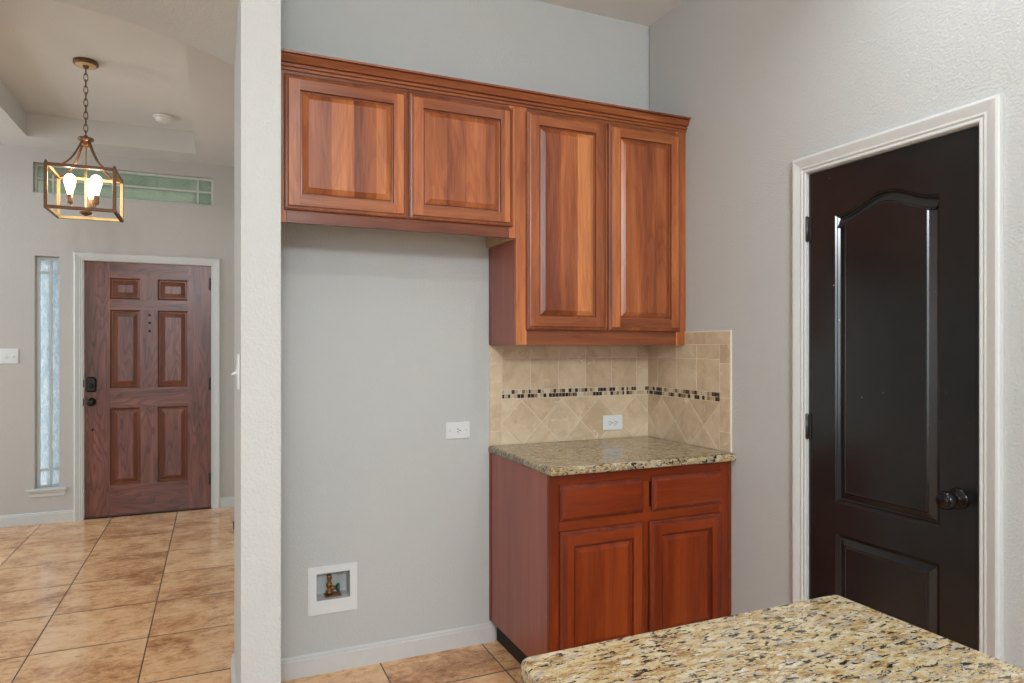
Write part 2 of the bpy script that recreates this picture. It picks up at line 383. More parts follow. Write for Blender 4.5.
# ------------------------------------------------------------ the setting
YB, XR, YE = 2.935, 2.065, 6.29            # back wall, right wall, front-door wall
ZK, ZE, ZT = 3.045, 2.93, 3.105            # kitchen ceiling, foyer ceiling rim, foyer tray
SX0, SX1, SY0, SY1 = .0715, .188, 2.24, 3.06   # stub wall beside the fridge nook
bm = new(); box(bm, -5, 2.2, -5, 6.45, -.1, 0); struct('floor', bm, 'floor')
BOX = (.386, .530, .302, .420)             # water box opening in the back wall
bm = new(); wall_holes(bm, SX1, XR+.12, 0, ZK, YB, SY1, [BOX]); struct('wall_back', bm, 'wall')
bm = new(); wall_holes(bm, -2.925, 5, 0, ZK, 0, .12, [(-1.910, -1.258, 0, 2.045)])   # local x runs along -Y
struct('wall_right', bm, 'rwall', loc=(XR, 0, 0), rot=(0, 0, R(-90)))
bm = new(); box(bm, SX0, SX1, SY0, SY1, 0, ZK, 0); struct('wall_left', bm, 'stub')
# arched opening between kitchen and foyer
bm = new(); AC, AH, AP, AR = -.72, SX0+.72, 2.701, 2.13
N = 40; top = [bm.verts.new((AC-AH+2*AH*i/N, 0, AP-((AH*(2*i/N-1))**2)/(2*AR))) for i in range(N+1)]
capv = [bm.verts.new((AC-AH+2*AH*i/N, 0, ZK)) for i in range(N+1)]
fs = [bm.faces.new((top[i], top[i+1], capv[i+1], capv[i])) for i in range(N)]
ex = bmesh.ops.extrude_face_region(bm, geom=fs)
for v in ex['geom']:
    if isinstance(v, bmesh.types.BMVert): v.co.y = SY1-SY0
box(bm, -5, AC-AH, 0, SY1-SY0, 0, ZK)
struct('wall_arch', bm, 'stub', loc=(0, SY0, 0))
bm = new(); box(bm, -5.12, -5, -5, SY1, 0, ZK); struct('wall_west', bm, 'wall')  # unseen wall, added to block west daylight and darken the black door's reflections
bm = new(); box(bm, -5.12, XR+.12, -5, SY1, ZK, ZK+.1); struct('ceiling', bm, 'ceil')
# foyer ceiling with its tray
TX0, TX1, TY0, TY1 = -1.275, -.145, 3.5, 6.0
bm = new()
P = [(-5, SY1), (.3, SY1), (.3, YE), (-5, YE)]; T = [(TX0, TY0), (TX1, TY0), (TX1, TY1), (TX0, TY1)]
o_ = [bm.verts.new((*p, ZE)) for p in P]; i_ = [bm.verts.new((*p, ZE)) for p in T]; u_ = [bm.verts.new((*p, ZT)) for p in T]
for a in range(4):
    b = (a+1) % 4
    bm.faces.new((o_[a], o_[b], i_[b], i_[a])); bm.faces.new((i_[a], i_[b], u_[b], u_[a]))
bm.faces.new(u_)
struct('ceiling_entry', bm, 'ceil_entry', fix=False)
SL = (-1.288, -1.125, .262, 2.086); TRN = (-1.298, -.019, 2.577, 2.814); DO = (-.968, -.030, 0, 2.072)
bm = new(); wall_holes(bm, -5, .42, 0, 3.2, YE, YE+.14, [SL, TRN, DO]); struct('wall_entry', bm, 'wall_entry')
bm = new(); box(bm, .30, .42, SY1, YE, 0, 3.2); struct('wall_entry_right', bm, 'wall_entry')

def baseboard(name, x0, x1, y, h=.088, t=.014, mat='base', **kw):
    bm = new()
    pr = [(0, 0), (-t, 0), (-t, h*.80), (-t*.72, h*.84), (-t*.72, h*.93), (-t*.4, h*.985), (0, h)]
    loft(bm, [[(x0, y+a, b) for a, b in pr], [(x1, y+a, b) for a, b in pr]])
    return struct(name, bm, mat, **kw)
baseboard('baseboard_back', SX1, 1.196, YB)
baseboard('baseboard_entry', -5, -1.026, YE, .088)
baseboard('baseboard_entry', .028, .30, YE, .088)
baseboard('baseboard_left', -(SY1-.012), -(SY0-.012), 0, .095, .014, loc=(SX0, 0, 0), rot=(0, 0, R(-90)))
baseboard('baseboard_right', -2.26, -1.975, 0, .095, .014, loc=(XR, 0, 0), rot=(0, 0, R(-90)))

# ------------------------------------------------------------ doors of the room
def casing(parent, x0, x1, z1, w, prof, name='casing', mat='trim', y=0):
    """mitred casing on three sides of an opening x0..x1, 0..z1 (outer edge at w); prof: (across, out)"""
    bm = new()
    path = [(x0, 0), (x0, z1), (x1, z1), (x1, 0)]; outd = [(-1, 0), (-1, 1), (1, 1), (1, 0)]
    rings = [[(p[0]+o[0]*a, y-b, p[1]+o[1]*a) for a, b in prof] for p, o in zip(path, outd)]
    loft(bm, rings); return obj(name, bm, mat, parent)
CPROF = [(0, 0), (0, .009), (.004, .012), (.012, .010), (.018, .014), (.024, .013), (.034, .016), (.044, .019), (.052, .021), (.058, .019), (.062, .016), (.062, 0)]
def hinge(parent, x, y, z, h=.09, mat='bronze'):
    bm = new(); lathe(bm, [(.0001, 0), (.006, 0), (.006, h), (.0001, h)], (x, y, z), 'Z', 12)
    for zz in (z-.003, z+h): lathe(bm, [(.003, 0), (.0045, .001), (.003, .003)], (x, y, zz), 'Z', 10)
    box(bm, x-.015, x+.015, y+.004, y+.0065, z, z+h)
    return obj('hinge', bm, mat, parent)

# front door, six raised panels
W_, H_ = .926, 2.058
d1 = thing('door_1', 'reddish-brown stained six-panel wooden front door in white casing', 'door', (-.962, YE, 0)); d1['kind'] = 'structure'
bm = new()
px = [(.178, .398), (.521, .751)]; pz = [(.246, .873), (1.036, 1.671), (1.758, 1.930)]
holes = [(a, b, c, d) for a, b in px for c, d in pz]
oprof = [(0, 0), (.006, .006), (.011, .009), (.015, .0055), (.019, .0055), (.023, .0095), (.054, .002), (.056, .0025)]
slab(bm, W_, H_, .045, [(0, .045), (0, .003), (.003, 0)], holes, oprof, (2,), 0)
obj('door_leaf', bm, ['oak_v', 'oak_h', 'oak_mould'], d1, (0, .018, .006))
casing(d1, -.004, .934, 2.066, .06, CPROF)
bm = new(); box(bm, -.004, .003, 0, .10, 0, 2.07); box(bm, .926, .934, 0, .10, 0, 2.07); box(bm, -.004, .934, 0, .10, 2.064, 2.07); obj('jamb', bm, 'trim', d1)
bm = new(); box(bm, 0, .93, -.005, .12, 0, .008, 0, .002); obj('threshold', bm, 'bronze', d1)
for z in (.205, 1.01, 1.86): hinge(d1, .922, .008, z, .10)
bm = new(); pr = [(x, z) for x, z in ((.022, 1.035), (.078, 1.035), (.086, 1.045), (.086, 1.135), (.070, 1.155), (.030, 1.155), (.014, 1.135), (.014, 1.045))]
rings_in(bm, [(a, b-.02) for a, b in pr], [(0, .018), (0, .006), (.005, .0), (.010, -.003)], (0,), 0)
db = obj('deadbolt', bm, 'bronze', d1)
bm = new(); lathe(bm, [(.018, .0), (.018, -.008), (.012, -.012), (.0001, -.012)], (.05, -.002, 1.065), 'Y'); box(bm, .046, .054, -.026, -.012, 1.050, 1.080, 0, .002); obj('thumb_turn', bm, 'bronze', db)
bm = new(); lathe(bm, [(.032, .018), (.032, .012), (.026, .008), (.012, .004), (.011, -.020), (.018, -.026), (.027, -.034), (.029, -.044), (.024, -.054), (.012, -.058), (.0001, -.058)], (.052, 0, .935), 'Y'); obj('knob', bm, 'bronze', d1)
bm = new()
for z in (1.639, 1.575, 1.507): lathe(bm, [(.010, .018), (.010, .014), (.006, .012), (.0001, .012)], (.461, 0, z), 'Y', 14)
obj('viewer', bm, 'bronze', d1)
bm = new(); lathe(bm, [(.009, .018), (.009, .015), (.0001, .014)], (.058, 0, .711), 'Y', 14); obj('door_stud', bm, 'bronze', d1)
bm = new()
for x in (-.004,):
    for z in (.935, 1.085): box(bm, x, x+.006, -.002, .018, z-.03, z+.03)
obj('strike_plate', bm, 'bronze', d1)

# black pantry door on the right wall, local x runs towards -Y
d2 = thing('door_2', 'black painted pantry door with arched upper panel and black knob', 'door', (XR, 1.898, 0), R(-90)); d2['kind'] = 'structure'
bm = new(); W2, H2 = .628, 2.022
def arch_panel(x0, x1, z0, z1, rise, n=44):
    P = [(x0, z0), (x1, z0)]
    for i in range(n+1):
        u = 1-2*i/n; a = abs(u)
        P.append(((x0+x1)/2+u*(x1-x0)/2, z1+rise*.5*(1+math.cos(PI*a))))
    return P
upper = arch_panel(.118, .506, .802, 1.846, .054); lower = rect(.118, .506, .150, .690)
prof2 = [(0, 0), (.0042, .0050), (.0070, .0054), (.0125, .0122), (.016, .0130), (.037, .0046), (.0412, .0004), (.043, 0), (.045, .0008)]
out = [bm.verts.new((p[0], 0, p[1])) for p in rect(0, W2, 0, H2)]
loops = [out]+[[bm.verts.new((p[0], 0, p[1])) for p in P] for P in (upper, lower)]
ed = []
for L in loops: ed += [bm.edges.new((L[i], L[(i+1) % len(L)])) for i in range(len(L))]
bmesh.ops.triangle_fill(bm, edges=ed, use_beauty=True, use_dissolve=False)
rings_in(bm, upper, prof2, (0,), 0); rings_in(bm, lower, prof2, (0,), 0)
bk = [bm.verts.new((p[0], .035, p[1])) for p in rect(0, W2, 0, H2)]
bm.faces.new(bk[::-1])
for i in range(4): bm.faces.new((out[i], bk[i], bk[(i+1) % 4], out[(i+1) % 4]))
bmesh.ops.remove_doubles(bm, verts=bm.verts, dist=1e-6)
obj('door_leaf', bm, 'black', d2, (0, .003, .008))
casing(d2, -.004, .632, 2.036, .06, CPROF)
bm = new(); box(bm, -.012, -.0025, .001, .11, 0, 2.044); box(bm, .6305, .640, .001, .11, 0, 2.044); box(bm, -.012, .640, .001, .11, 2.0335, 2.044); obj('jamb', bm, 'trim', d2)
for z in (.22, 1.027, 1.777): hinge(d2, -.003, -.005, z, .092, 'steel')
bm = new(); lathe(bm, [(.033, .012), (.033, .006), (.029, .001), (.016, -.003), (.0125, -.008), (.0125, -.022), (.020, -.028), (.027, -.038), (.0285, -.048), (.025, -.058), (.016, -.064), (.0001, -.065)], (.565, -.009, .914), 'Y', 32); obj('knob', bm, 'blackmetal', d2)

# ------------------------------------------------------------ windows beside and above the front door
def window(name, label, R4, yf, vm, hm, glass, sill, fw=.018, mw=.011, fm='vinyl'):
    x0, x1, z0, z1 = R4
    t = thing(name, label, 'window', (x0, YE, z0)); t['kind'] = 'structure'
    w, h = x1-x0, z1-z0
    bm = new(); wall_holes(bm, 0, w, 0, h, yf, yf+.04, [(fw, w-fw, fw, h-fw)]); obj('frame', bm, fm, t)
    for x in vm: bm = new(); box(bm, x-x0-mw/2, x-x0+mw/2, yf+.006, yf+.03, fw, h-fw, 0, .002); obj('muntin', bm, fm, t)
    for z in hm: bm = new(); box(bm, fw, w-fw, yf+.008, yf+.028, z-z0-mw/2, z-z0+mw/2, 0, .002); obj('muntin', bm, fm, t)
    bm = new(); box(bm, fw-.004, w-fw+.004, yf+.016, yf+.021, fw-.004, h-fw+.004); obj('pane', bm, glass, t)
    if sill:
        bm = new(); box(bm, -.052, w+.052, -.030, .06, -.006, .010, 0, .004); obj('sill', bm, 'base', t)
        bm = new(); pr = [(0, -.006), (-.020, -.006), (-.018, -.020), (-.010, -.030), (-.010, -.052), (0, -.058)]
        loft(bm, [[(-.030-.012*k, a, b) for k, (a, b) in zip((1, 1, .8, .2, .2, 0), pr)], [(w+.030+.012*k, a, b) for k, (a, b) in zip((1, 1, .8, .2, .2, 0), pr)]]); obj('apron', bm, 'base', t)
    return t
window('window_1', 'tall narrow sidelight of pale textured glass beside the front door', SL, .09, [-1.199], [1.968, .402], 'rain', True, .018, .015, 'white')
window('window_2', 'long low transom window high above the front door', TRN, .055, [-.140, -1.178], [2.700], 'frost', False, .016, .016, 'dirty')

# ------------------------------------------------------------ outdoors, seen through the transom
bm = new(); box(bm, -14, 12, 6.45, 30, -.3, -.15); struct('ground', bm, 'lawn', 'pale ground outside the front door, put in to bounce daylight', 'ground')  # ground made pale to throw more daylight onto the sidelight glass
t = thing('tree', 'green leafy tree outdoors, seen through the transom window', 'tree', (-1.2, 12.5, -.15))
bm = new(); loft(bm, [[(r*math.cos(a*PI/5), r*math.sin(a*PI/5), z) for a in range(10)] for r, z in ((.26, 0), (.18, .8), (.16, 2.2), (.10, 3.6))]); obj('trunk', bm, 'bark', t)
bm = new(); rr = random.Random(3)
for i in range(2600):
    a, b = rr.uniform(0, 2*PI), rr.uniform(-1, 1); q = rr.uniform(.45, 1)**.5
    p = Vector((3.6*q*math.cos(a)*math.sqrt(1-b*b), 1.8*q*math.sin(a)*math.sqrt(1-b*b), 4.0+1.6*q*b))
    s = rr.uniform(.08, .17); m = Matrix.Rotation(rr.uniform(0, 6.28), 3, 'Z') @ Matrix.Rotation(rr.uniform(-1.2, 1.2), 3, 'X')
    bm.faces.new([bm.verts.new(p+m @ Vector(v)*s) for v in ((-1, 0, 0), (0, -.45, .12), (1, 0, 0), (0, .45, .12))])
obj('crown', bm, 'leaf', t, fix=False)

# ------------------------------------------------------------ cabinets
DPROF = [(0, 0), (.0012, .0125), (.0045, .0135), (.0085, .0130), (.010, .0105), (.030, .0010), (.033, .0012)]
DOUT = [(0, .020), (0, .0085), (.005, .0050), (.012, .0038), (.0135, .0012), (.0165, 0)]
def cab_door(parent, x0, x1, z0, z1, y, k, st=.056):
    bm = new(); w, h = x1-x0, z1-z0
    slab(bm, w, h, .02, DOUT, [(st, w-st, st, h-st)], DPROF, (2, 2, 2, 2, 0, 0), 0)  # groove rings take the darker edge wood, shade put into the colour
    return obj('door', bm, [k+'_v', k+'_h', k+'_edge'], parent, (x0, y, z0))
def drawer(parent, x0, x1, z0, z1, y, k):
    bm = new(); w, h = x1-x0, z1-z0
    slab(bm, w, h, .02, [(0, .020), (0, .012), (.004, .010), (.005, .007), (.013, .001), (.017, 0)], [], [], (), 1)
    return obj('drawer', bm, [k+'_v', k+'_h', k+'_edge'], parent, (x0, y, z0))
def frame_obj(parent, w, z0, z1, y0, y1, st, rails, mats, name='face_frame'):
    bm = new()
    for a, b in st: box(bm, a, b, y0, y1, z0, z1, 0, .0012)
    for a, b, c, d in rails: box(bm, a, b, y0+.0006, y1, c, d, 1, .0012)
    return obj(name, bm, mats, parent)

YF = 2.63                                     # face of the upper cabinets
# short cabinet over the fridge space
t = thing('short_wall_cabinet', 'short two-door cherry cabinet above the empty fridge space', 'cabinet', (SX1, YB, 1.838))
w, h = 1.172-SX1, 2.425-1.838; D = YF-YB
bm = new()
box(bm, 0, .017, D+.019, 0, 0, h, 0); box(bm, w-.017, w-.0005, D+.019, 0, .0, h, 0)
box(bm, .017, w-.017, D+.019, 0, .051, .062, 0); box(bm, .017, w-.017, D+.019, -.0, h-.012, h, 0); box(bm, .017, w-.017, -.008, 0, .062, h-.012, 0)
for f in bm.faces:
    f.material_index = 1
obj('carcass', bm, ['side', 'raw'], t)
ff = [(0, .052), (w-.03, w-.0005)]
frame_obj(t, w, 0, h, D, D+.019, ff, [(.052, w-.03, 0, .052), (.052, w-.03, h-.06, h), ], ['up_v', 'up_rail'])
bm = new(); box(bm, .49, .53, D+.001, D+.019, .052, h-.06); obj('mullion', bm, 'up_v', t)
cab_door(t, .231-SX1, .6960-SX1, .047, .548, D-.0205, 'up'); cab_door(t, .7035-SX1, 1.152-SX1, .047, .548, D-.0205, 'up')
# tall wall cabinet
X0 = 1.173
t = thing('tall_wall_cabinet', 'tall two-door cherry wall cabinet above the tiled backsplash', 'cabinet', (X0, YB, 1.383))
w, h = XR-X0-.001, 2.425-1.383
bm = new(); box(bm, 0, .017, D+.019, -.012, 0, h); box(bm, w-.017, w, D+.019, 0, 0, h)
box(bm, .017, w-.017, D+.019, 0, .02, .035); box(bm, .017, w-.017, D+.019, 0, h-.012, h); box(bm, .017, w-.017, -.008, 0, .035, h-.012); obj('carcass', bm, 'side', t)
bm = new(); box(bm, -.004, .004, -.020, 0, 0, .452, 0, .002); obj('scribe_moulding', bm, 'lo_edge', t)
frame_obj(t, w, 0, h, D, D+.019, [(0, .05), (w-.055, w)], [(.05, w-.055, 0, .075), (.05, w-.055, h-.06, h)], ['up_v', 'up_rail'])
bm = new(); box(bm, .425, .465, D+.001, D+.019, .075, h-.06); obj('mullion', bm, 'up_v', t)
cab_door(t, 1.218-X0, 1.6125-X0, .066, 1.003, D-.0205, 'up'); cab_door(t, 1.627-X0, 2.023-X0, .066, 1.003, D-.0205, 'up')
# crown moulding along both
bm = new(); pr = [(0, .0), (-.006, .0), (-.008, .006), (-.003, .0085), (-.003, .0115), (-.012, .0125), (-.014, .0185), (-.008, .0215), (-.008, .0245), (-.019, .026), (-.023, .033), (-.030, .044), (-.032, .047), (-.027, .049), (-.027, .0515), (-.039, .053), (-.040, .060), (.03, .060), (.03, .025), (0, .025)]
loft(bm, [[(SX1, a, b) for a, b in pr], [(XR, a, b) for a, b in pr]])
tag(obj('crown_moulding', bm, 'up_h', None, (0, YF, 2.403)), 'long cherry crown moulding along the top of the wall cabinets', 'moulding')

# base cabinet
X0, YF2 = 1.175, 2.32
t = thing('base_cabinet', 'red cherry base cabinet with two drawers and two doors under granite', 'cabinet', (X0, YB, 0))
w, D2, HB = XR-X0-.001, YF2-YB, .882
bm = new(); box(bm, 0, .017, D2+.019, -.010, .10, HB); box(bm, w-.017, w, D2+.019, 0, .10, HB); box(bm, .017, w-.017, D2+.019, 0, .10, .115)
box(bm, .017, w-.017, -.008, 0, .115, HB); box(bm, .017, w-.017, D2+.019, -.008, HB-.02, HB); obj('carcass', bm, 'side', t)
bm = new(); box(bm, -.0045, .004, -.022, 0, .10, HB, 0, .002); obj('scribe_moulding', bm, 'lo_edge', t)
bm = new(); box(bm, .034, w, D2+.08, -.003, 0, .10); obj('toe_kick', bm, 'kick', t)
frame_obj(t, w, .10, HB, D2, D2+.019, [(0, .045), (w-.062, w)], [(.045, w-.062, HB-.06, HB), (.045, w-.062, .645, .715), (.045, w-.062, .10, .155)], ['lo_v', 'lo_h'])
bm = new(); box(bm, .415, .462, D2+.001, D2+.019, .155, .645); box(bm, .415, .462, D2+.001, D2+.019, .715, HB-.06); obj('mullion', bm, 'lo_v', t)
bm = new(); box(bm, w-.016, w, D2-.004, D2, .10, HB, 0, .0015); obj('filler_strip', bm, 'lo_edge', t)
drawer(t, 1.2165-X0, 1.601-X0, .699, .840, D2-.0205, 'lo'); drawer(t, 1.643-X0, 2.006-X0, .699, .840, D2-.0205, 'lo')
cab_door(t, 1.2165-X0, 1.603-X0, .135, .659, D2-.0205, 'lo'); cab_door(t, 1.630-X0, 2.004-X0, .135, .659, D2-.0205, 'lo')

# ------------------------------------------------------------ granite tops
def granite_top(name, x0, x1, y0, y1, z0, z1, label, radii, e=.011):
    """radii: corner radius at (x0,y0),(x1,y0),(x1,y1),(x0,y1)"""
    P = []
    for (cx, cy, sx, sy, a0), r in zip(((x0, y0, 1, 1, 180), (x1, y0, -1, 1, 270), (x1, y1, -1, -1, 0), (x0, y1, 1, -1, 90)), radii):
        if r < .001: P.append((cx, cy)); continue
        for i in range(9):
            a = R(a0+90*i/8); P.append((cx+sx*r+r*math.cos(a), cy+sy*r+r*math.sin(a)))
    bm = new(); h = z1-z0; rings = []
    for k in range(7):
        a = R(90*k/6); rings.append((e*.6*(1-math.sin(a)), z0+e*.6*(1-math.cos(a))))
    for k in range(7):
        a = R(90*k/6); rings.append((e*(1-math.cos(a)), z1-e+e*math.sin(a)))
    loft(bm, [[(p[0], p[1], z) for p in (inset(P, d) if d > 1e-6 else P)] for d, z in rings], smooth=True)
    for f in bm.faces:
        if abs(f.normal.z) > .99: f.smooth = False
    return tag(obj(name, bm, 'granite'), label, 'countertop')
granite_top('granite_countertop', 1.167, XR-.001, 2.284, YB-.001, HB, .914, 'speckled beige granite countertop on the red base cabinet', (.016, .004, 0, 0))
granite_top('island_countertop', .409, 1.066, -.75, .917, HB, .914, 'speckled beige granite island top in the foreground', (.03, .03, .012, .022), .009)
t = thing('kitchen_island', 'island cabinet standing under the foreground granite top', 'cabinet', (.445, -.72, 0))
bm = new(); box(bm, 0, .594, 0, 1.604, .1, HB, 0, .002); obj('carcass', bm, 'side', t)
bm = new(); box(bm, .05, .55, .05, 1.55, 0, .1); obj('toe_kick', bm, 'kick', t)

# ------------------------------------------------------------ backsplash
def clip(P, x0, x1, z0, z1):
    for ax, v, s in ((0, x0, 1), (0, x1, -1), (1, z0, 1), (1, z1, -1)):
        Q = []
        for i in range(len(P)):
            a, b = P[i-1], P[i]; da, db_ = (a[ax]-v)*s, (b[ax]-v)*s
            if (da >= 0) != (db_ >= 0):
                k = da/(da-db_); Q.append((a[0]+(b[0]-a[0])*k, a[1]+(b[1]-a[1])*k))
            if db_ >= 0: Q.append(b)
        P = Q
        if len(P) < 3: return None
    out = []
    for p in P:
        if not out or math.hypot(p[0]-out[-1][0], p[1]-out[-1][1]) > 1e-4: out.append(p)
    if math.hypot(out[0][0]-out[-1][0], out[0][1]-out[-1][1]) < 1e-4: out.pop()
    ar = sum(out[i-1][0]*out[i][1]-out[i][0]*out[i-1][1] for i in range(len(out)))/2
    if len(out) < 3 or abs(ar) < 6e-5: return None
    return out if ar > 0 else out[::-1]
def tiles_mesh(bm, polys, rr, t=.008, g=.0014, bev=.001, tones=None):
    lay = bm.faces.layers.float.new('tone') if 'tone' not in bm.faces.layers.float else bm.faces.layers.float['tone']
    for P in polys:
        if not P: continue
        A = inset(P, g); B = inset(P, g+bev); k = rr.random(); fs = []
        V = [[bm.verts.new((p[0], y, p[1])) for p in L] for L, y in ((A, -t+.004), (A, -t+bev), (B, -t))]
        n = len(A)
        for a, b in zip(V, V[1:]):
            for i in range(n): fs.append(bm.faces.new((a[i], a[(i+1) % n], b[(i+1) % n], b[i])))
        fs.append(bm.faces.new(V[2]))
        for f in fs: f[lay] = k
def mosaic_band(x0, x1, z0, z1, rr):
    polys = []; hz = (z1-z0)/2
    for r in range(2):
        x = x0
        while x < x1-.004:
            ww = rr.choice((.018, .018, .018, .012)); x2 = min(x+ww, x1)
            polys.append(rect(x, x2, z0+r*hz, z0+(r+1)*hz)); x = x2
    return polys
def backsplash(label, loc, rz, x0, x1, ztop, verts_x, band, diag_p, diag_m, seed, top=None, edge='left'):
    """local x along the wall, z = height above the floor; loc[2] = 0"""
    rr = random.Random(seed); zb, zm0, zm1, zr = .914, 1.131, 1.172, 1.321
    t = thing('tile_backsplash', label, 'backsplash', loc, rz)
    b0, b1 = band; polys = []
    fx0, fx1 = (b1, x1) if edge == 'left' else (x0, b0)           # field beside the border column
    zs = [zb, .98, 1.145, 1.295, min(1.386, ztop)] if edge == 'left' else [zb, 1.0, 1.15, 1.302, 1.388]
    for a, b in zip(zs, zs[1:]): polys.append(rect(b0, b1, a, b))
    xs = sorted({fx0, fx1} | set(v for v in verts_x if fx0 < v < fx1))
    for a, b in zip(xs, xs[1:]):
        polys.append(rect(a, b, zm1, zr)); polys.append(rect(a, b, zr, min(1.388, ztop)))
    if top:
        for a, b in zip(top, top[1:]): polys.append(rect(a, b, 1.388, ztop-.004))
    s = .2135
    for i in range(-40, 40):
        for j in range(-40, 40):
            # lines x+z = diag_p + i*s ; x-z = diag_m + j*s
            c = lambda p, m: ((p+m)/2, (p-m)/2)
            p0, m0 = diag_p+i*s, diag_m+j*s
            cx, cz = c(p0+s/2, m0+s/2)
            if fx0-.2 < cx < fx1+.2 and .7 < cz < 1.3:
                polys.append(clip([c(p0, m0), c(p0+s, m0), c(p0+s, m0+s), c(p0, m0+s)], fx0, fx1, zb, zm0))
    polys = [P if P and sum(P[i-1][0]*P[i][1]-P[i][0]*P[i-1][1] for i in range(len(P))) > 0 else (P[::-1] if P else None) for P in polys]
    bm = new(); tiles_mesh(bm, polys, rr); obj('stone_tiles', bm, 'tile', t, fix=False)
    bm = new(); tiles_mesh(bm, mosaic_band(fx0, fx1, zm0, zm1, rr), rr, .0085, .0009, .0006); obj('mosaic_band', bm, 'mosaic', t, fix=False)
    bm = new(); box(bm, x0, x1, -.0068, 0, zb, ztop); obj('grout', bm, 'grout', t)
    return t
XS = 1.171
backsplash('beige stone tile backsplash on the back wall behind the granite counter', (0, YB, 0), 0, XS, XR-.008, 1.383,
           [1.383+.151*k for k in range(5)], (XS, 1.234), 2.457, .430, 11)
# right wall: local x = -Y
backsplash('narrow beige stone tile backsplash on the right wall beside the counter', (XR, 0, 0), R(-90), -YB, -2.314, 1.449,
           [-2.845, -2.690, -2.541], (-2.384, -2.316), -1.476, -3.506, 12, top=[-2.63, -2.474, -2.316], edge='right')

# ------------------------------------------------------------ plates on the walls
def outlet(label, loc, n, rz=0, group=None):
    t = thing('wall_outlet', label, 'outlet', loc, rz, group)
    bm = new(); rings_in(bm, rect(-.058, .058, -.038, .038), [(0, 0), (0, -.004), (.003, -.006), (.006, -.0065)], (0,), 0); obj('cover_plate', bm, 'white', t)
    for s in ((-1, 1) if n == 2 else (0,)):
        e = .0135 if n == 2 else .0175; cx = s*.0165
        P = [(cx+e*1.12*math.cos(a), e*math.sin(a)) for a in [2*PI*i/24 for i in range(24)]]
        P = [(min(max(x, cx-e*.95), cx+e*.95), z) for x, z in P]
        bm = new(); rings_in(bm, [p for i, p in enumerate(P) if math.dist(p, P[i-1]) > 1e-5], [(0, -.006), (0, -.0078), (.0008, -.0084)], (0,), 0)
        r = obj('receptacle', bm, 'white', t)
        bm = new()
        for z in (-.0062, .0062): box(bm, cx-.006, cx+.002, -.0088, -.008, z-.0014, z+.0014)
        lathe(bm, [(.0028, -.008), (.0028, -.0088), (.0001, -.0088)], (cx+.0075, 0, 0), 'Y', 10); obj('slots', bm, 'dark', r)
    for x in ((0,) if n == 2 else (-.041, .041)):
        bm = new(); lathe(bm, [(.003, -.006), (.003, -.0078), (.0001, -.008)], (x, 0, 0), 'Y', 12); obj('screw', bm, 'boxin', t)
    return t
outlet('white electrical outlet on the bare wall of the fridge space', (1.017, YB, .993), 1)
outlet('white electrical outlet set in the tiled backsplash', (1.841, YB-.0085, .992), 2)
def switch(label, loc, rz, n):
    t = thing('light_switch', label, 'light switch', loc, rz); w = .035+.0235*(n-1)
    bm = new(); rings_in(bm, rect(-w, w, -.058, .058), [(0, 0), (0, -.004), (.003, -.006), (.006, -.0065)], (0,), 0); obj('cover_plate', bm, 'white', t)
    for i in range(n):
        x = (i-(n-1)/2)*.046
        bm = new(); rings_in(bm, rect(x-.006, x+.006, -.013, .013), [(0, -.006), (0, -.0075), (.001, -.008)], (0,), 0)
        loft(bm, [[(x-.0045, -.006, -.006), (x+.0045, -.006, -.006), (x+.0045, -.006, .006), (x-.0045, -.006, .006)], [(x-.0035, -.024, -.014), (x+.0035, -.024, -.014), (x+.0035, -.022, -.006), (x-.0035, -.022, -.006)]]); obj('toggle', bm, 'white', t)
    return t
switch('white double light switch on the foyer wall left of the sidelight', (-1.449, YE, 1.305), 0, 2)
switch('white light switch seen edge-on on the side of the wall end', (SX0, 2.44, 1.293), R(-90), 1)

# ice-maker water box sunk in the wall
t = thing('water_outlet_box', 'white recessed water supply box low on the fridge space wall', 'water box', (.354, YB, .247))
x0, x1, z0, z1 = BOX[0]-.354, BOX[1]-.354, BOX[2]-.247, BOX[3]-.247
bm = new(); wall_holes(bm, 0, .204, 0, .201, -.005, 0, [(x0+.002, x1-.002, z0+.002, z1-.002)]); obj('trim_frame', bm, 'white', t)
bm = new(); e = .003; wall_holes(bm, x0, x1, z0, z1, -.004, .088, [(x0+e, x1-e, z0+e, z1-e)]); box(bm, x0, x1, .085, .09, z0, z1); obj('recessed_box', bm, 'boxin', t)
bm = new(); cx, cy = x0+.062, .045
lathe(bm, [(.011, z0+.003), (.011, z0+.014), (.016, z0+.015), (.016, z0+.022), (.009, z0+.024), (.009, z0+.042), (.013, z0+.043), (.013, z0+.056), (.008, z0+.057), (.008, z0+.072), (.0105, z0+.073), (.0105, z0+.092), (.006, z0+.094), (.0001, z0+.094)], (cx, cy, 0), 'Z', 16)
lathe(bm, [(.008, 0), (.008, .03), (.0001, .031)], (cx, cy, z0+.034), 'X', 14); box(bm, cx-.02, cx+.05, .02, .075, z0+.0028, z0+.006, 0, .001); v = obj('brass_valve', bm, 'brass', t)
bm = new(); lathe(bm, [(.003, .030), (.016, .031), (.018, .036), (.016, .041), (.0001, .042)], (cx, cy-.004, z0+.034), 'X', 10); box(bm, cx+.030, cx+.040, cy-.026, cy+.018, z0+.029, z0+.039, 0, .003); obj('valve_handle', bm, 'teal', v)
bm = new(); lathe(bm, [(.014, .085), (.014, .080), (.010, .078), (.0001, .078)], (x1-.032, 0, z0+.085), 'Y', 16); obj('knockout', bm, 'boxin', t)

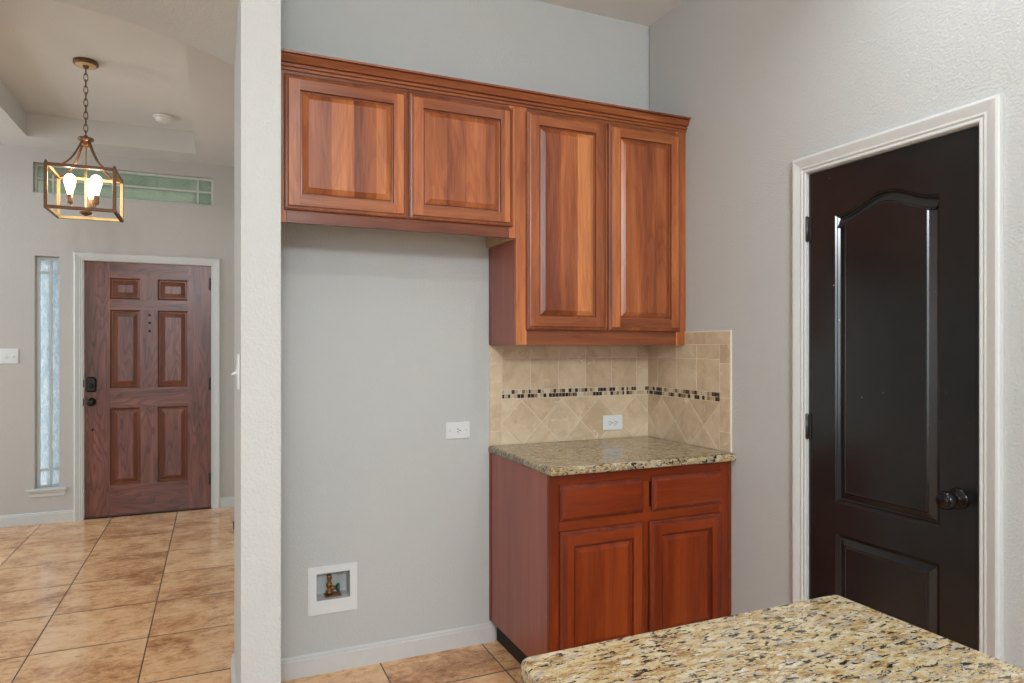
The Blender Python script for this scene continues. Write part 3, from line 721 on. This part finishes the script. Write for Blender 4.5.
# ------------------------------------------------------------ foyer ceiling pieces
t = thing('smoke_detector', 'round white smoke detector on the foyer tray ceiling', 'smoke detector', (-.357, 5.68, ZT))
bm = new(); lathe(bm, [(.068, 0), (.074, -.006), (.074, -.012), (.066, -.016)], (0, 0, 0), 'Z', 36); obj('base', bm, 'smoke', t)
bm = new(); lathe(bm, [(.058, -.012), (.058, -.022), (.052, -.036), (.040, -.046), (.018, -.049), (.0001, -.049)], (0, 0, 0), 'Z', 36); obj('cover', bm, 'smoke', t)

t = thing('pendant_lantern', 'bronze box-frame pendant lantern with glowing bulbs hanging in the foyer', 'pendant light', (-.72, 4.78, 2.172))
HZ = ZT-2.172
bm = new(); lathe(bm, [(.064, HZ), (.067, HZ-.004), (.067, HZ-.020), (.060, HZ-.026), (.056, HZ-.026), (.018, HZ-.028), (.012, HZ-.044), (.0001, HZ-.044)], (0, 0, 0), 'Z', 32)
for f in bm.faces:
    q = f.calc_center_median()
    if math.hypot(q.x, q.y) < .056 and q.z > HZ-.0285 and q.z < HZ-.024: f.material_index = 1  # canopy underside turned gold, glow of the bulbs put into its colour
obj('canopy', bm, ['lantern', 'gold'], t)
bm = new(); zt, zb_ = HZ-.040, .470; n = 11; pitch = (zt-zb_)/n
for i in range(n):
    zc = zb_+pitch*(i+.5); L = pitch*.5+.007; pts = []
    for k in range(17):
        a = 2*PI*k/16; u, v = .0105*math.cos(a), L*math.sin(a)
        pts.append((u, 0, zc+v) if i % 2 else (0, u, zc+v))
    rings = []
    for k in range(16):
        p = Vector(pts[k]); d = (Vector(pts[(k+1) % 16])-Vector(pts[k-1])).normalized(); s = Vector((0, 1, 0)) if i % 2 else Vector((1, 0, 0)); u = d.cross(s)
        rings.append([p+s*(.0026*math.cos(j*PI/3))+u*(.0026*math.sin(j*PI/3)) for j in range(6)])
    rings.append(rings[0]); loft(bm, rings, 0, False, True, True)
obj('chain', bm, 'lantern', t)
bm = new(); lathe(bm, [(.0001, .486), (.010, .484), (.012, .476), (.040, .468), (.044, .460), (.040, .452), (.026, .448), (.022, .425), (.014, .415), (.0001, .414)], (0, 0, 0), 'Z', 20); obj('hub', bm, 'lantern', t)
HB_, B_ = .262, .009; a_ = .18-B_
bm = new()
for sx in (-1, 1):
    for sy in (-1, 1): box(bm, sx*a_-B_, sx*a_+B_, sy*a_-B_, sy*a_+B_, 0, HB_, 0, .0015)
for z in (0, HB_-2*B_):
    for s in (-1, 1):
        box(bm, -a_+B_, a_-B_, s*a_-B_, s*a_+B_, z, z+2*B_, 0, .0015); box(bm, s*a_-B_, s*a_+B_, -a_+B_, a_-B_, z, z+2*B_, 0, .0015)
bm.normal_update()
for f in bm.faces:            # bars take the gold material on the faces that look into the box
    q = f.calc_center_median(); nn = f.normal
    tow = Vector((-q.x if abs(q.x) > a_*.8 else 0, -q.y if abs(q.y) > a_*.8 else 0, 0))
    if tow.length > 0 and nn.dot(tow.normalized()) > .5: f.material_index = 1
obj('box_frame', bm, ['lantern', 'gold'], t, fix=False)
for sx in (-1, 1):
    for sy in (-1, 1):
        bm = new(); pts = []
        for k in range(13):
            s = k/12; r = .022+(a_*math.sqrt(2)-.022)*s; pts.append((sx*r/math.sqrt(2), sy*r/math.sqrt(2), HB_-.006+(.196)*(1-s)**2.7))
        sweep(bm, pts, [(-.006, -.0035), (.006, -.0035), (.006, .0035), (-.006, .0035)]); obj('curved_arm', bm, 'lantern', t)
        bm = new(); lathe(bm, [(.007, HB_-.001), (.008, HB_+.006), (.004, HB_+.014), (.0001, HB_+.015)], (sx*a_, sy*a_, 0), 'Z', 12); obj('finial', bm, 'lantern', t)
bm = new(); lathe(bm, [(.006, .43), (.006, .05), (.012, .046), (.012, .036), (.006, .032), (.0055, .022)], (0, 0, 0), 'Z', 14); obj('centre_rod', bm, 'gold', t)
bm = new(); lathe(bm, [(.028, .024), (.034, .018), (.034, .010), (.020, .004), (.008, -.002), (.0001, -.006)], (0, 0, 0), 'Z', 20); obj('bottom_finial', bm, 'lantern', t)
for ang in (-161.4, -41.4, 78.6):
    c, s_ = .082*math.cos(R(ang)), .082*math.sin(R(ang))
    bm = new(); sweep(bm, [(c*.1, s_*.1, .042), (c*.5, s_*.5, .036), (c*.9, s_*.9, .044), (c, s_, .066)], circ(.0045, 8), (0, 0, 1), 0, True); obj('socket_arm', bm, 'socket', t)
    bm = new(); lathe(bm, [(.0001, .060), (.012, .060), (.0165, .066), (.0165, .112), (.014, .114), (.0001, .114)], (c, s_, 0), 'Z', 18); so = obj('socket', bm, 'socket', t)
    bm = new(); lathe(bm, [(.0135, .113), (.0150, .124), (.0200, .145), (.0275, .172), (.0310, .195), (.0300, .212), (.0230, .228), (.0110, .237), (.0001, .239)], (c, s_, 0), 'Z', 20); obj('bulb', bm, 'bulb', so)
    pl = bpy.data.lights.new('bulb_light', 'POINT'); pl.energy = 1.5; pl.color = (1, .90, .76); pl.shadow_soft_size = .012
    po = bpy.data.objects.new('bulb_light', pl); C.objects.link(po); po.parent = so; po.location = (c, s_, .19)

# floor register at the foot of the foyer's right wall
t = thing('floor_vent', 'dark floor register on the foyer tiles past the wall end', 'vent', (.11, 5.46, 0))
bm = new(); wall_holes(bm, 0, .14, 0, .30, 0, .005, [(.012, .128, .012, .288)])
obj('vent_frame', bm, 'bronze', t, (0, 0, .005), (R(-90), 0, 0)).location = (0, .30, .0)
bm = new()
for k in range(14): box(bm, .012, .128, .020+k*.0195, .030+k*.0195, .0005, .004)
obj('louvers', bm, 'bronze', t)
